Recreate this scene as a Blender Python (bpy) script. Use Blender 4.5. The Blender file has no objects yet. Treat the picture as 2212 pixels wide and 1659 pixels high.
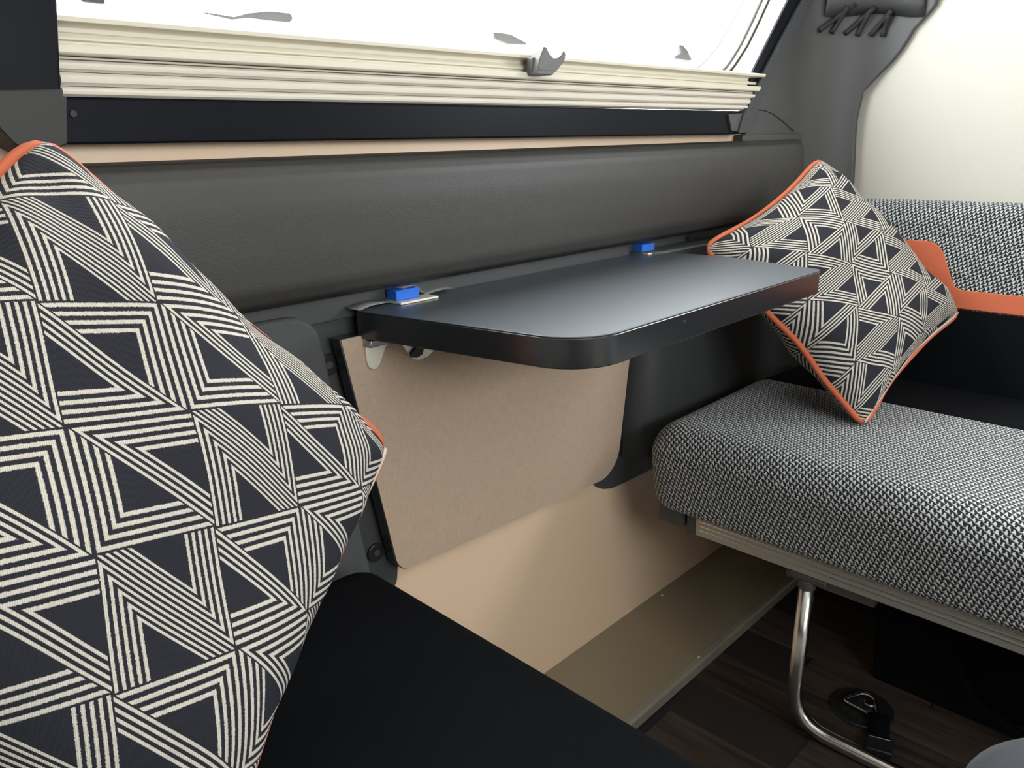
import bpy, bmesh, math, random
from mathutils import Matrix, Vector

random.seed(7)
SC = bpy.context.scene
COL = SC.collection
PI = math.pi

# ------------------------------------------------------------------ camera
IMG_W, IMG_H, FPX = 2212.0, 1659.0, 1693.0
CAM = Vector((0.0, -0.75, 0.877))
YAW, PITCH, ROLL = math.radians(45.4), math.radians(17.3), math.radians(-1.33)


def cam_axes():
    f = Vector((math.sin(YAW) * math.cos(PITCH), math.cos(YAW) * math.cos(PITCH), -math.sin(PITCH)))
    r = Vector((math.cos(YAW), -math.sin(YAW), 0))
    u = r.cross(f)
    c, s = math.cos(ROLL), math.sin(ROLL)
    return r * c + u * s, u * c - r * s, f


CR, CU, CF = cam_axes()
cam_data = bpy.data.cameras.new('camera')
cam_data.sensor_fit = 'HORIZONTAL'
cam_data.sensor_width = 36.0
cam_data.lens = FPX / IMG_W * 36.0
cam_data.clip_start = 0.01
cam = bpy.data.objects.new('camera', cam_data)
COL.objects.link(cam)
m3 = Matrix((CR, CU, -CF)).transposed()
cam.matrix_world = Matrix.Translation(CAM) @ m3.to_4x4()
SC.camera = cam

# ------------------------------------------------------------------ world, exposure
world = bpy.data.worlds.new('overcast_sky')
SC.world = world
world.use_nodes = True
wn = world.node_tree
bg = wn.nodes['Background']
bg.inputs[0].default_value = (0.93, 0.97, 1.0, 1)
bg.inputs[1].default_value = 16.0
SC.view_settings.view_transform = 'Standard'
SC.view_settings.look = 'None'
SC.view_settings.exposure = 0.0
SC.view_settings.gamma = 1.0
SC.view_settings.use_curve_mapping = False


def portal(name, loc, rot, sx, sy):
    """daylight guide in a window opening (emits nothing itself)"""
    d = bpy.data.lights.new(name, 'AREA')
    d.shape = 'RECTANGLE'
    d.size, d.size_y = sx, sy
    d.cycles.is_portal = True
    o = bpy.data.objects.new(name, d)
    o.location, o.rotation_euler = loc, rot
    COL.objects.link(o)


# room extents and openings
XL, XR, YB, ZC = -1.30, 1.70, -1.95, 1.80
BW = (-0.30, 0.75, 0.95, 1.35)            # window in the wall opposite x0 x1 z0 z1
EW = (-1.45, -0.75, 0.95, 1.35)           # window in the end wall y0 y1 z0 z1
portal('window_opposite_offscreen', ((BW[0] + BW[1]) / 2, YB - .03, (BW[2] + BW[3]) / 2), (PI / 2, 0, 0), BW[1] - BW[0], BW[3] - BW[2])
portal('window_end_offscreen', (XR + .03, (EW[0] + EW[1]) / 2, (EW[2] + EW[3]) / 2), (0, PI / 2, 0), EW[3] - EW[2], EW[1] - EW[0])
portal('window_daylight_guide', (0.9, 0.06, 1.16), (-PI / 2, 0, 0), 1.45, 0.5)


# ------------------------------------------------------------------ pixel -> position
def ray(px, py):
    return CR * ((px - IMG_W / 2) / FPX) + CU * (-(py - IMG_H / 2) / FPX) + CF


def on_y(px, py, y):
    d = ray(px, py)
    return CAM + d * ((y - CAM.y) / d.y)


def on_z(px, py, z):
    d = ray(px, py)
    return CAM + d * ((z - CAM.z) / d.z)


def xz(pts, y):
    return [(p.x, p.z) for p in (on_y(a, b, y) for a, b in pts)]


# ------------------------------------------------------------------ materials
MATS = {}


def nodes_of(m):
    m.use_nodes = True
    nt = m.node_tree
    return nt, nt.nodes['Principled BSDF']


def mat(name, col, rough=0.5, metal=0.0, spec=0.5, noise=0.0, nscale=40, bump=0.0, bscale=400, sheen=0.0, coat=0.0, stretch=None):
    if name in MATS:
        return MATS[name]
    m = bpy.data.materials.new(name)
    nt, b = nodes_of(m)
    b.inputs['Base Color'].default_value = (*col, 1)
    b.inputs['Roughness'].default_value = rough
    b.inputs['Metallic'].default_value = metal
    b.inputs['Specular IOR Level'].default_value = spec
    b.inputs['Sheen Weight'].default_value = sheen
    b.inputs['Coat Weight'].default_value = coat
    tc = nt.nodes.new('ShaderNodeTexCoord')
    src = tc.outputs['Object']
    if stretch:
        mp = nt.nodes.new('ShaderNodeMapping')
        mp.inputs['Scale'].default_value = stretch
        nt.links.new(src, mp.inputs[0])
        src = mp.outputs[0]
    if noise > 0:
        n = nt.nodes.new('ShaderNodeTexNoise')
        n.inputs['Scale'].default_value = nscale
        n.inputs['Detail'].default_value = 4
        nt.links.new(src, n.inputs['Vector'])
        mx = nt.nodes.new('ShaderNodeMix')
        mx.data_type = 'RGBA'
        mx.inputs[6].default_value = (*[c * (1 - noise) for c in col], 1)
        mx.inputs[7].default_value = (*[min(1, c * (1 + noise)) for c in col], 1)
        nt.links.new(n.outputs[0], mx.inputs[0])
        nt.links.new(mx.outputs[2], b.inputs['Base Color'])
    if bump > 0:
        n2 = nt.nodes.new('ShaderNodeTexNoise')
        n2.inputs['Scale'].default_value = bscale
        n2.inputs['Detail'].default_value = 3
        nt.links.new(src, n2.inputs['Vector'])
        bp = nt.nodes.new('ShaderNodeBump')
        bp.inputs['Strength'].default_value = bump
        bp.inputs['Distance'].default_value = 0.001
        nt.links.new(n2.outputs[0], bp.inputs['Height'])
        nt.links.new(bp.outputs[0], b.inputs['Normal'])
    MATS[name] = m
    return m


class NB:
    """tiny helper to write node math"""

    def __init__(self, nt):
        self.nt = nt

    def _in(self, sock, v):
        if isinstance(v, (int, float)):
            sock.default_value = v
        else:
            self.nt.links.new(v, sock)

    def m(self, op, a, b=0.0, c=0.0):
        n = self.nt.nodes.new('ShaderNodeMath')
        n.operation = op
        self._in(n.inputs[0], a)
        self._in(n.inputs[1], b)
        self._in(n.inputs[2], c)
        return n.outputs[0]

    def sel(self, f, a, b):
        """f ? b : a"""
        n = self.nt.nodes.new('ShaderNodeMix')
        n.data_type = 'FLOAT'
        self._in(n.inputs[0], f)
        self._in(n.inputs[2], a)
        self._in(n.inputs[3], b)
        return n.outputs[0]


def triangle_weave():
    """black cloth woven with nested white chevrons on a grid of triangles"""
    m = bpy.data.materials.new('triangle_weave')
    nt, b = nodes_of(m)
    B = NB(nt)
    tc = nt.nodes.new('ShaderNodeTexCoord')
    # slight thread wobble
    wob = nt.nodes.new('ShaderNodeTexNoise')
    wob.inputs['Scale'].default_value = 60
    nt.links.new(tc.outputs['UV'], wob.inputs['Vector'])
    sep = nt.nodes.new('ShaderNodeSeparateXYZ')
    nt.links.new(tc.outputs['UV'], sep.inputs[0])
    w = B.m('MULTIPLY', B.m('SUBTRACT', wob.outputs[0], 0.5), 0.018)
    I = B.m('ADD', sep.outputs[0], w)
    J = B.m('ADD', sep.outputs[1], w)
    a, bb = B.m('FRACT', I), B.m('FRACT', J)
    t = B.m('FLOORED_MODULO', B.m('ADD', B.m('ADD', B.m('FLOOR', I), B.m('FLOOR', J)), 0.5), 3.0)
    t1 = B.m('GREATER_THAN', t, 1.0)      # types 1,2
    t2 = B.m('GREATER_THAN', t, 2.0)      # type 2
    dd = B.m('ABSOLUTE', B.m('SUBTRACT', a, bb))
    ra, rb = B.m('SUBTRACT', 1.0, a), B.m('SUBTRACT', 1.0, bb)
    mn = lambda p, q: B.m('MINIMUM', p, q)
    up = B.sel(t2, B.sel(t1, mn(bb, ra), mn(bb, dd)), mn(ra, dd))
    lo = B.sel(t2, B.sel(t1, mn(rb, dd), mn(a, rb)), mn(a, dd))
    upper = B.m('GREATER_THAN', a, bb)
    d = B.sel(upper, lo, up)
    # five thinner stripes in every third cell, four elsewhere
    pitch = B.sel(t2, 0.073, 0.059)
    ph = B.m('FRACT', B.m('DIVIDE', d, pitch))
    tri = B.m('ABSOLUTE', B.m('SUBTRACT', ph, 0.5))            # 0 on the stripe's middle
    ss = nt.nodes.new('ShaderNodeMapRange')
    ss.interpolation_type = 'SMOOTHSTEP'
    ss.inputs['From Min'].default_value = 0.18
    ss.inputs['From Max'].default_value = 0.29
    ss.inputs['To Min'].default_value = 1.0
    ss.inputs['To Max'].default_value = 0.0
    nt.links.new(tri, ss.inputs[0])
    inside = B.m('LESS_THAN', d, B.sel(t2, 0.292, 0.295))
    mask = B.m('MULTIPLY', ss.outputs[0], inside)
    # thread relief
    wv = nt.nodes.new('ShaderNodeTexWave')
    wv.inputs['Scale'].default_value = 22
    wv.inputs['Distortion'].default_value = 1.2
    wv.inputs['Detail'].default_value = 1
    nt.links.new(tc.outputs['UV'], wv.inputs['Vector'])
    nz = nt.nodes.new('ShaderNodeTexNoise')
    nz.inputs['Scale'].default_value = 90
    nt.links.new(tc.outputs['UV'], nz.inputs['Vector'])
    dk = nt.nodes.new('ShaderNodeMix')
    dk.data_type = 'RGBA'
    dk.inputs[6].default_value = (0.010, 0.011, 0.016, 1)
    dk.inputs[7].default_value = (0.024, 0.025, 0.032, 1)
    nt.links.new(nz.outputs[0], dk.inputs[0])
    wh = nt.nodes.new('ShaderNodeMix')
    wh.data_type = 'RGBA'
    wh.inputs[6].default_value = (0.44, 0.405, 0.345, 1)
    wh.inputs[7].default_value = (0.60, 0.56, 0.49, 1)
    nt.links.new(wv.outputs[1], wh.inputs[0])
    mx = nt.nodes.new('ShaderNodeMix')
    mx.data_type = 'RGBA'
    nt.links.new(mask, mx.inputs[0])
    nt.links.new(dk.outputs[2], mx.inputs[6])
    nt.links.new(wh.outputs[2], mx.inputs[7])
    nt.links.new(mx.outputs[2], b.inputs['Base Color'])
    b.inputs['Roughness'].default_value = 0.85
    b.inputs['Specular IOR Level'].default_value = 0.2
    hsum = B.m('ADD', B.m('MULTIPLY', mask, 0.6), B.m('MULTIPLY', wv.outputs[1], 0.25))
    bp = nt.nodes.new('ShaderNodeBump')
    bp.inputs['Strength'].default_value = 0.35
    bp.inputs['Distance'].default_value = 0.0012
    nt.links.new(hsum, bp.inputs['Height'])
    nt.links.new(bp.outputs[0], b.inputs['Normal'])
    return m


def tweed():
    """light and black looped wool weave, mapped in metres through UV"""
    m = bpy.data.materials.new('grey_tweed')
    nt, b = nodes_of(m)
    tc = nt.nodes.new('ShaderNodeTexCoord')
    mp = nt.nodes.new('ShaderNodeMapping')
    mp.vector_type = 'POINT'
    mp.inputs['Rotation'].default_value = (0, 0, 0.5)
    nt.links.new(tc.outputs['UV'], mp.inputs[0])
    wob = nt.nodes.new('ShaderNodeTexNoise')
    wob.inputs['Scale'].default_value = 160
    wob.inputs['Detail'].default_value = 1
    nt.links.new(tc.outputs['UV'], wob.inputs['Vector'])
    B = NB(nt)
    sep = nt.nodes.new('ShaderNodeSeparateXYZ')
    nt.links.new(tc.outputs['UV'], sep.inputs[0])
    sc = nt.nodes.new('ShaderNodeSeparateColor')
    nt.links.new(wob.outputs[1], sc.inputs[0])
    k = 2 * PI / 0.0072
    wx = B.m('MULTIPLY', B.m('SUBTRACT', sc.outputs[0], 0.5), 3.4)
    wy = B.m('MULTIPLY', B.m('SUBTRACT', sc.outputs[1], 0.5), 3.4)
    X = B.m('ADD', B.m('MULTIPLY', sep.outputs[0], k), wx)
    Y = B.m('ADD', B.m('MULTIPLY', sep.outputs[1], k), wy)
    a1 = B.m('ADD', X, B.m('MULTIPLY', Y, 0.55))
    a2 = B.m('SUBTRACT', Y, B.m('MULTIPLY', X, 0.35))
    h = B.m('ADD', B.m('ADD', B.m('SINE', a1), B.m('SINE', a2)), B.m('MULTIPLY', B.m('SINE', B.m('ADD', a1, a2)), 0.75))
    h = B.m('ADD', h, B.m('MULTIPLY', B.m('SINE', B.m('SUBTRACT', B.m('MULTIPLY', a1, 2.0), a2)), 0.45))
    cr = nt.nodes.new('ShaderNodeValToRGB')
    e = cr.color_ramp.elements
    e[0].position, e[0].color = 0.46, (0.008, 0.009, 0.010, 1)
    e[1].position, e[1].color = 0.68, (0.50, 0.52, 0.53, 1)
    hn = B.m('ADD', B.m('MULTIPLY', h, 0.2), 0.5)
    nt.links.new(hn, cr.inputs[0])
    nt.links.new(cr.outputs[0], b.inputs['Base Color'])
    b.inputs['Roughness'].default_value = 0.8
    b.inputs['Specular IOR Level'].default_value = 0.25
    b.inputs['Sheen Weight'].default_value = 0.15
    bp = nt.nodes.new('ShaderNodeBump')
    bp.inputs['Strength'].default_value = 0.6
    bp.inputs['Distance'].default_value = 0.0015
    nt.links.new(hn, bp.inputs['Height'])
    nt.links.new(bp.outputs[0], b.inputs['Normal'])
    return m


def linen():
    """taupe laminate printed with a linen weave"""
    m = bpy.data.materials.new('taupe_linen_laminate')
    nt, b = nodes_of(m)
    tc = nt.nodes.new('ShaderNodeTexCoord')
    outs = []
    for sc in ((900, 900, 60), (60, 900, 900)):
        mp = nt.nodes.new('ShaderNodeMapping')
        mp.inputs['Scale'].default_value = sc
        nt.links.new(tc.outputs['Object'], mp.inputs[0])
        n = nt.nodes.new('ShaderNodeTexNoise')
        n.inputs['Scale'].default_value = 1.0
        n.inputs['Detail'].default_value = 2
        nt.links.new(mp.outputs[0], n.inputs['Vector'])
        outs.append(n.outputs[0])
    B = NB(nt)
    s = B.m('MULTIPLY', B.m('ADD', outs[0], outs[1]), 0.5)
    cr = nt.nodes.new('ShaderNodeValToRGB')
    e = cr.color_ramp.elements
    e[0].position, e[0].color = 0.34, (0.385, 0.28, 0.20, 1)
    e[1].position, e[1].color = 0.62, (0.46, 0.34, 0.25, 1)
    nt.links.new(s, cr.inputs[0])
    nt.links.new(cr.outputs[0], b.inputs['Base Color'])
    b.inputs['Roughness'].default_value = 0.7
    return m


def plank_mat():
    m = bpy.data.materials.new('dark_oak_vinyl')
    nt, b = nodes_of(m)
    tc = nt.nodes.new('ShaderNodeTexCoord')
    oi = nt.nodes.new('ShaderNodeObjectInfo')
    ad = nt.nodes.new('ShaderNodeVectorMath')
    ad.operation = 'ADD'
    nt.links.new(tc.outputs['Object'], ad.inputs[0])
    nt.links.new(oi.outputs['Location'], ad.inputs[1])
    mp = nt.nodes.new('ShaderNodeMapping')
    mp.inputs['Scale'].default_value = (110, 7, 1)
    nt.links.new(ad.outputs[0], mp.inputs[0])
    n = nt.nodes.new('ShaderNodeTexNoise')
    n.inputs['Scale'].default_value = 1.0
    n.inputs['Detail'].default_value = 5
    nt.links.new(mp.outputs[0], n.inputs['Vector'])
    B = NB(nt)
    s = B.m('ADD', n.outputs[0], B.m('MULTIPLY', B.m('SUBTRACT', oi.outputs['Random'], 0.5), 0.18))
    cr = nt.nodes.new('ShaderNodeValToRGB')
    e = cr.color_ramp.elements
    e[0].position, e[0].color = 0.30, (0.026, 0.019, 0.016, 1)
    e[1].position, e[1].color = 0.72, (0.086, 0.062, 0.050, 1)
    nt.links.new(s, cr.inputs[0])
    nt.links.new(cr.outputs[0], b.inputs['Base Color'])
    b.inputs['Roughness'].default_value = 0.45
    return m


def pane_mat():
    m = bpy.data.materials.new('acrylic_pane')
    nt, b = nodes_of(m)
    nt.nodes.remove(b)
    tr = nt.nodes.new('ShaderNodeBsdfTransparent')
    tr.inputs[0].default_value = (0.97, 0.98, 0.98, 1)
    gl = nt.nodes.new('ShaderNodeBsdfGlossy')
    gl.inputs['Roughness'].default_value = 0.03
    mx = nt.nodes.new('ShaderNodeMixShader')
    mx.inputs[0].default_value = 0.04
    nt.links.new(tr.outputs[0], mx.inputs[1])
    nt.links.new(gl.outputs[0], mx.inputs[2])
    nt.links.new(mx.outputs[0], nt.nodes['Material Output'].inputs[0])
    return m


WEAVE, TWEED, LINEN, PLANK, PANE = triangle_weave(), tweed(), linen(), plank_mat(), pane_mat()
M_WALL = mat('beige_wall_film', (0.72, 0.53, 0.365), 0.36, noise=0.03, nscale=3)
M_LEDGE = mat('taupe_ledge_film', (0.27, 0.22, 0.15), 0.34, noise=0.03, nscale=4)
M_CREAM = mat('cream_wall_board', (0.60, 0.58, 0.51), 0.6, noise=0.015, nscale=6)
M_LEATHER = mat('black_leatherette', (0.026, 0.0245, 0.0225), 0.46, bump=0.25, bscale=700, noise=0.1, nscale=200)
M_FRAME = mat('black_gloss_frame', (0.008, 0.009, 0.012), 0.35, spec=0.05, noise=0.05)
M_PLASTIC = mat('charcoal_plastic', (0.055, 0.056, 0.056), 0.5, bump=0.12, bscale=1200, noise=0.05)
M_RAIL = mat('slate_rail_plastic', (0.045, 0.048, 0.053), 0.5, spec=0.3, noise=0.05)
M_BRACKET = mat('black_grey_bracket', (0.024, 0.024, 0.022), 0.5, spec=0.3, bump=0.1, bscale=1200, noise=0.05)
M_MOLD = mat('graphite_moulding', (0.050, 0.052, 0.053), 0.42, bump=0.1, bscale=1500, noise=0.05)
M_BLIND = mat('cream_blind', (0.66, 0.61, 0.495), 0.55, noise=0.03, nscale=60, stretch=(0.2, 8, 8))
M_PLEAT = mat('ivory_pleat', (0.64, 0.585, 0.50), 0.7, noise=0.06, nscale=90, stretch=(0.1, 8, 8))
M_HANDLE = mat('grey_plastic', (0.095, 0.092, 0.086), 0.45, spec=0.3, noise=0.03)
M_LATCH = mat('pale_grey_plastic', (0.10, 0.104, 0.11), 0.5, spec=0.2, noise=0.03)
M_TABLE = mat('anthracite_laminate', (0.044, 0.054, 0.068), 0.42, spec=1.0, noise=0.08, nscale=300, bump=0.05, bscale=900)
M_EDGE = mat('black_edge_band', (0.016, 0.017, 0.019), 0.22, spec=1.0, noise=0.05)
M_BLUE = mat('blue_foam', (0.012, 0.13, 0.62), 0.7, noise=0.1, nscale=300)
M_STEEL = mat('bright_steel', (0.84, 0.79, 0.64), 0.30, metal=0.45, noise=0.02)
M_ALU = mat('brushed_aluminium', (0.44, 0.435, 0.42), 0.5, metal=0.7, noise=0.01, nscale=30, stretch=(20, .3, 20))
M_NOSE = mat('champagne_nosing', (0.34, 0.30, 0.24), 0.4, metal=0.3, noise=0.02, nscale=30)
M_ALURIB = mat('polished_rib', (0.75, 0.74, 0.72), 0.25, metal=1.0, noise=0.02)
M_TUBE = mat('satin_tube', (0.62, 0.61, 0.60), 0.22, metal=1.0, noise=0.03)
M_ORANGE = mat('orange_cloth', (0.50, 0.112, 0.046), 0.75, noise=0.06, nscale=500, bump=0.15, bscale=1500)
M_BLACK = mat('black_cloth', (0.0045, 0.005, 0.006), 0.95, spec=0.06, noise=0.2, nscale=600, bump=0.2, bscale=1500)
M_MESH = mat('grey_mesh_cloth', (0.060, 0.062, 0.062), 0.85, noise=0.25, nscale=900, bump=0.4, bscale=900)
M_SUEDE = mat('slate_blue_suede', (0.026, 0.031, 0.041), 0.9, noise=0.25, nscale=300, bump=0.3, bscale=700, sheen=0.15)
M_ZIP = mat('beige_zip_tape', (0.62, 0.50, 0.41), 0.8, noise=0.1, nscale=600)
M_FILM = mat('clear_film', (0.30, 0.30, 0.29), 0.3, noise=0.1)
M_BLACKP = mat('black_plastic', (0.014, 0.014, 0.015), 0.4, noise=0.05)
M_DARKSTEEL = mat('dark_steel', (0.28, 0.28, 0.28), 0.28, metal=1.0, noise=0.1)
M_CORD = mat('black_cord', (0.012, 0.012, 0.012), 0.7, noise=0.2, nscale=400)
M_WHITE = mat('white_ceiling_board', (0.78, 0.77, 0.74), 0.7, noise=0.01)


# ------------------------------------------------------------------ object helpers
def link(name, me, m, parent=None, smooth=True, kind=None):
    o = bpy.data.objects.new(name, me)
    COL.objects.link(o)
    if m:
        me.materials.append(m)
    if smooth:
        for p in me.polygons:
            p.use_smooth = True
    if parent:
        o.parent = parent
    if kind:
        o['kind'] = kind
    return o


def tag(o, label, cat, group=None):
    o['label'], o['category'] = label, cat
    if group:
        o['group'] = group
    return o


def empty(name, loc=(0, 0, 0)):
    o = bpy.data.objects.new(name, None)
    o.empty_display_size = 0.02
    o.location = loc
    COL.objects.link(o)
    return o


def adopt(o, parent):
    """parent a mesh built in room coordinates to an empty that stands elsewhere"""
    o.parent = parent
    o.matrix_parent_inverse = Matrix.Translation(-Vector(parent.location))
    return o


def thing(name, label, cat, loc, group=None):
    return tag(empty(name, loc), label, cat, group)


def mesh_from(name, verts, faces, m, parent=None, smooth=True, uvs=None):
    me = bpy.data.meshes.new(name)
    me.from_pydata([tuple(v) for v in verts], [], faces)
    if uvs:
        ul = me.uv_layers.new(name='UVMap')
        for lp in me.loops:
            ul.data[lp.index].uv = uvs[lp.vertex_index]
    me.update()
    o = link(name, me, m, None, smooth)
    if parent:
        adopt(o, parent)
    return o


def bevel(o, w, seg=3, ang=30):
    b = o.modifiers.new('bevel', 'BEVEL')
    b.width, b.segments, b.limit_method, b.angle_limit = w, seg, 'ANGLE', math.radians(ang)
    b.harden_normals = False
    return o


def autosmooth(o, ang=35):
    me = o.data
    bm = bmesh.new()
    bm.from_mesh(me)
    for e in bm.edges:
        e.smooth = not (len(e.link_faces) == 2 and e.calc_face_angle(0) > math.radians(ang))
    bm.to_mesh(me)
    bm.free()
    return o


def round_poly(pts, radii, seg=8):
    """round the corners of a 2-D polygon"""
    out = []
    n = len(pts)
    for i in range(n):
        p0, p1, p2 = (Vector(pts[k % n]).to_2d() for k in (i - 1, i, i + 1))
        r = radii[i] if isinstance(radii, (list, tuple)) else radii
        if r <= 0:
            out.append(tuple(p1))
            continue
        a, b = (p0 - p1).normalized(), (p2 - p1).normalized()
        ang = math.acos(max(-1, min(1, a.dot(b))))
        d = min(r / math.tan(ang / 2), (p0 - p1).length * .49, (p2 - p1).length * .49)
        r = d * math.tan(ang / 2)
        c = p1 + (a + b).normalized() * (r / math.sin(ang / 2))
        s, e = p1 + a * d - c, p1 + b * d - c
        t0, t1 = math.atan2(s.y, s.x), math.atan2(e.y, e.x)
        dt = (t1 - t0 + PI) % (2 * PI) - PI
        for k in range(seg + 1):
            t = t0 + dt * k / seg
            out.append((c.x + r * math.cos(t), c.y + r * math.sin(t)))
    return out


def prism(name, poly, axis, lo, hi, m, parent=None, bev=0.0, seg=2):
    """extrude a 2-D polygon along an axis: x -> (y,z), y -> (x,z), z -> (x,y)"""
    def v(a, b, h):
        return {'x': (h, a, b), 'y': (a, h, b), 'z': (a, b, h)}[axis]
    n = len(poly)
    vs = [v(a, b, lo) for a, b in poly] + [v(a, b, hi) for a, b in poly]
    fs = [tuple(range(n)), tuple(range(2 * n - 1, n - 1, -1))]
    fs += [(i, i + n, (i + 1) % n + n, (i + 1) % n) for i in range(n)]
    o = mesh_from(name, vs, fs, m, parent, True)
    fix_normals(o)
    autosmooth(o)
    if bev:
        bevel(o, bev, seg, 40)
    return o


def fix_normals(o):
    bm = bmesh.new()
    bm.from_mesh(o.data)
    bmesh.ops.recalc_face_normals(bm, faces=bm.faces)
    bm.to_mesh(o.data)
    bm.free()


def box(name, x0, x1, y0, y1, z0, z1, m, parent=None, bev=0.0, seg=2):
    return prism(name, [(x0, y0), (x1, y0), (x1, y1), (x0, y1)], 'z', z0, z1, m, parent, bev, seg)


def boxes_mesh(name, boxes, m, kind=None):
    """several touching boxes of one wall as a single mesh"""
    vs, fs = [], []
    for poly, axis, lo, hi in boxes:
        n, k = len(poly), len(vs)
        f = {'x': lambda a, b, h: (h, a, b), 'y': lambda a, b, h: (a, h, b), 'z': lambda a, b, h: (a, b, h)}[axis]
        vs += [f(a, b, lo) for a, b in poly] + [f(a, b, hi) for a, b in poly]
        fs += [tuple(range(k, k + n)), tuple(range(k + 2 * n - 1, k + n - 1, -1))]
        fs += [(k + i, k + i + n, k + (i + 1) % n + n, k + (i + 1) % n) for i in range(n)]
    o = mesh_from(name, vs, fs, m, None, False)
    fix_normals(o)
    if kind:
        o['kind'] = kind
    return o


def tube(name, path, r, m, parent=None, seg=12, closed=False, flat=1.0):
    pts = [Vector(p) for p in path]
    n = len(pts)
    vs, fs = [], []
    ref = None
    for i, p in enumerate(pts):
        if closed:
            d = (pts[(i + 1) % n] - pts[i - 1]).normalized()
        else:
            d = (pts[min(i + 1, n - 1)] - pts[max(i - 1, 0)]).normalized()
        if ref is None:
            ref = Vector((0, 0, 1)) if abs(d.z) < .9 else Vector((1, 0, 0))
        ref = (ref - d * ref.dot(d)).normalized()
        b = d.cross(ref)
        for k in range(seg):
            t = 2 * PI * k / seg
            vs.append(p + ref * (r * math.cos(t)) + b * (r * flat * math.sin(t)))
    last = n if closed else n - 1
    for i in range(last):
        for k in range(seg):
            a, b_ = i * seg + k, i * seg + (k + 1) % seg
            c, d_ = ((i + 1) % n) * seg + (k + 1) % seg, ((i + 1) % n) * seg + k
            fs.append((a, b_, c, d_))
    if not closed:
        fs += [tuple(range(seg - 1, -1, -1)), tuple(range((n - 1) * seg, n * seg))]
    o = mesh_from(name, vs, fs, m, parent, True)
    fix_normals(o)
    return o


def bend(pts, r, seg=8):
    """round the inner corners of a 3-D polyline"""
    pts = [Vector(p) for p in pts]
    out = [pts[0]]
    for i in range(1, len(pts) - 1):
        a, b = (pts[i - 1] - pts[i]).normalized(), (pts[i + 1] - pts[i]).normalized()
        p0, p1, p2 = pts[i] + a * r, pts[i], pts[i] + b * r
        for k in range(seg + 1):
            t = k / seg
            out.append(p0 * (1 - t) ** 2 + p1 * 2 * t * (1 - t) + p2 * t * t)
    out.append(pts[-1])
    return out


def disc(name, c, axis, r, h, m, parent=None, seg=24, bev=0.0):
    poly = [(r * math.cos(2 * PI * k / seg), r * math.sin(2 * PI * k / seg)) for k in range(seg)]
    c = Vector(c)
    i = 'xyz'.index(axis)
    others = [k for k in range(3) if k != i]
    poly = [(c[others[0]] + a, c[others[1]] + b) for a, b in poly]
    return prism(name, poly, axis, c[i] - h / 2, c[i] + h / 2, m, parent, bev)


def soft_block(name, profile, y0, y1, m, parent=None, r=0.05, crown=0.0, n_end=8, ny=40, hollow=0.0):
    """cushion: an (x,z) outline swept along y, rolled over at both ends; UV in metres"""
    cx = sum(p[0] for p in profile) / len(profile)
    cz = sum(p[1] for p in profile) / len(profile)
    arc, L = [0.0], 0.0
    n = len(profile)
    for i in range(1, n + 1):
        a, b = profile[i - 1], profile[i % n]
        L += math.hypot(b[0] - a[0], b[1] - a[1])
        arc.append(L)
    rows = []
    for k in range(n_end + 1):
        t = PI / 2 * k / n_end
        rows.append((y0 + r * (1 - math.sin(t)), r * (1 - math.cos(t))))
    rows = [(y0 + r * (1 - math.cos(PI / 2 * k / n_end)), r * (1 - math.sin(PI / 2 * k / n_end))) for k in range(n_end + 1)]
    for k in range(1, ny):
        rows.append((y0 + r + (y1 - y0 - 2 * r) * k / ny, 0.0))
    rows += [(y1 - r * (1 - math.cos(PI / 2 * k / n_end)), r * (1 - math.sin(PI / 2 * k / n_end))) for k in range(n_end, -1, -1)]
    xs = [p[0] for p in profile]
    zs = [p[1] for p in profile]
    hx, hz = (max(xs) - min(xs)) / 2, (max(zs) - min(zs)) / 2
    mx_, mz_ = (max(xs) + min(xs)) / 2, (max(zs) + min(zs)) / 2
    vs, uvs, fs = [], [], []
    for (y, ins) in rows:
        ins = min(ins, hx * .92, hz * .92)
        sx, sz = (hx - ins) / hx, (hz - ins) / hz
        tt = (y - y0) / (y1 - y0)
        for i in range(n + 1):
            x, z = profile[i % n]
            X, Z = mx_ + (x - mx_) * sx, mz_ + (z - mz_) * sz
            if crown and z > mz_:
                fx = max(0, 1 - ((x - mx_) / hx) ** 2)
                Z += crown * fx * (1 - (2 * tt - 1) ** 8)
            vs.append((X, y, Z))
            uvs.append((arc[i], y))
    w = n + 1
    for j in range(len(rows) - 1):
        for i in range(n):
            fs.append((j * w + i, j * w + i + 1, (j + 1) * w + i + 1, (j + 1) * w + i))
    fs.append(tuple(range(n)))
    fs.append(tuple((len(rows) - 1) * w + i for i in range(n - 1, -1, -1)))
    o = mesh_from(name, vs, fs, m, parent, True, uvs)
    fix_normals(o)
    return o


# ================================================================== SETTING
# ---- floor with planks running across the van
floor = box('floor', XL, XR, YB, 0.05, -0.03, -0.004, mat('dark_underlay', (0.02, 0.016, 0.014), 0.7, noise=0.05))
floor['kind'] = 'structure'
PW, PL, GAP = 0.094, 0.46, 0.0012
pk = mesh_from('plank', [(-PW / 2 + GAP, -PL / 2 + GAP, -.004), (PW / 2 - GAP, -PL / 2 + GAP, -.004), (PW / 2 - GAP, PL / 2 - GAP, -.004), (-PW / 2 + GAP, PL / 2 - GAP, -.004),
                         (-PW / 2 + GAP, -PL / 2 + GAP, 0), (PW / 2 - GAP, -PL / 2 + GAP, 0), (PW / 2 - GAP, PL / 2 - GAP, 0), (-PW / 2 + GAP, PL / 2 - GAP, 0)],
               [(4, 5, 6, 7), (0, 1, 5, 4), (1, 2, 6, 5), (2, 3, 7, 6), (3, 0, 4, 7)], PLANK, None, False)
first = True
ix = 0
x = 0.30
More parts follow.
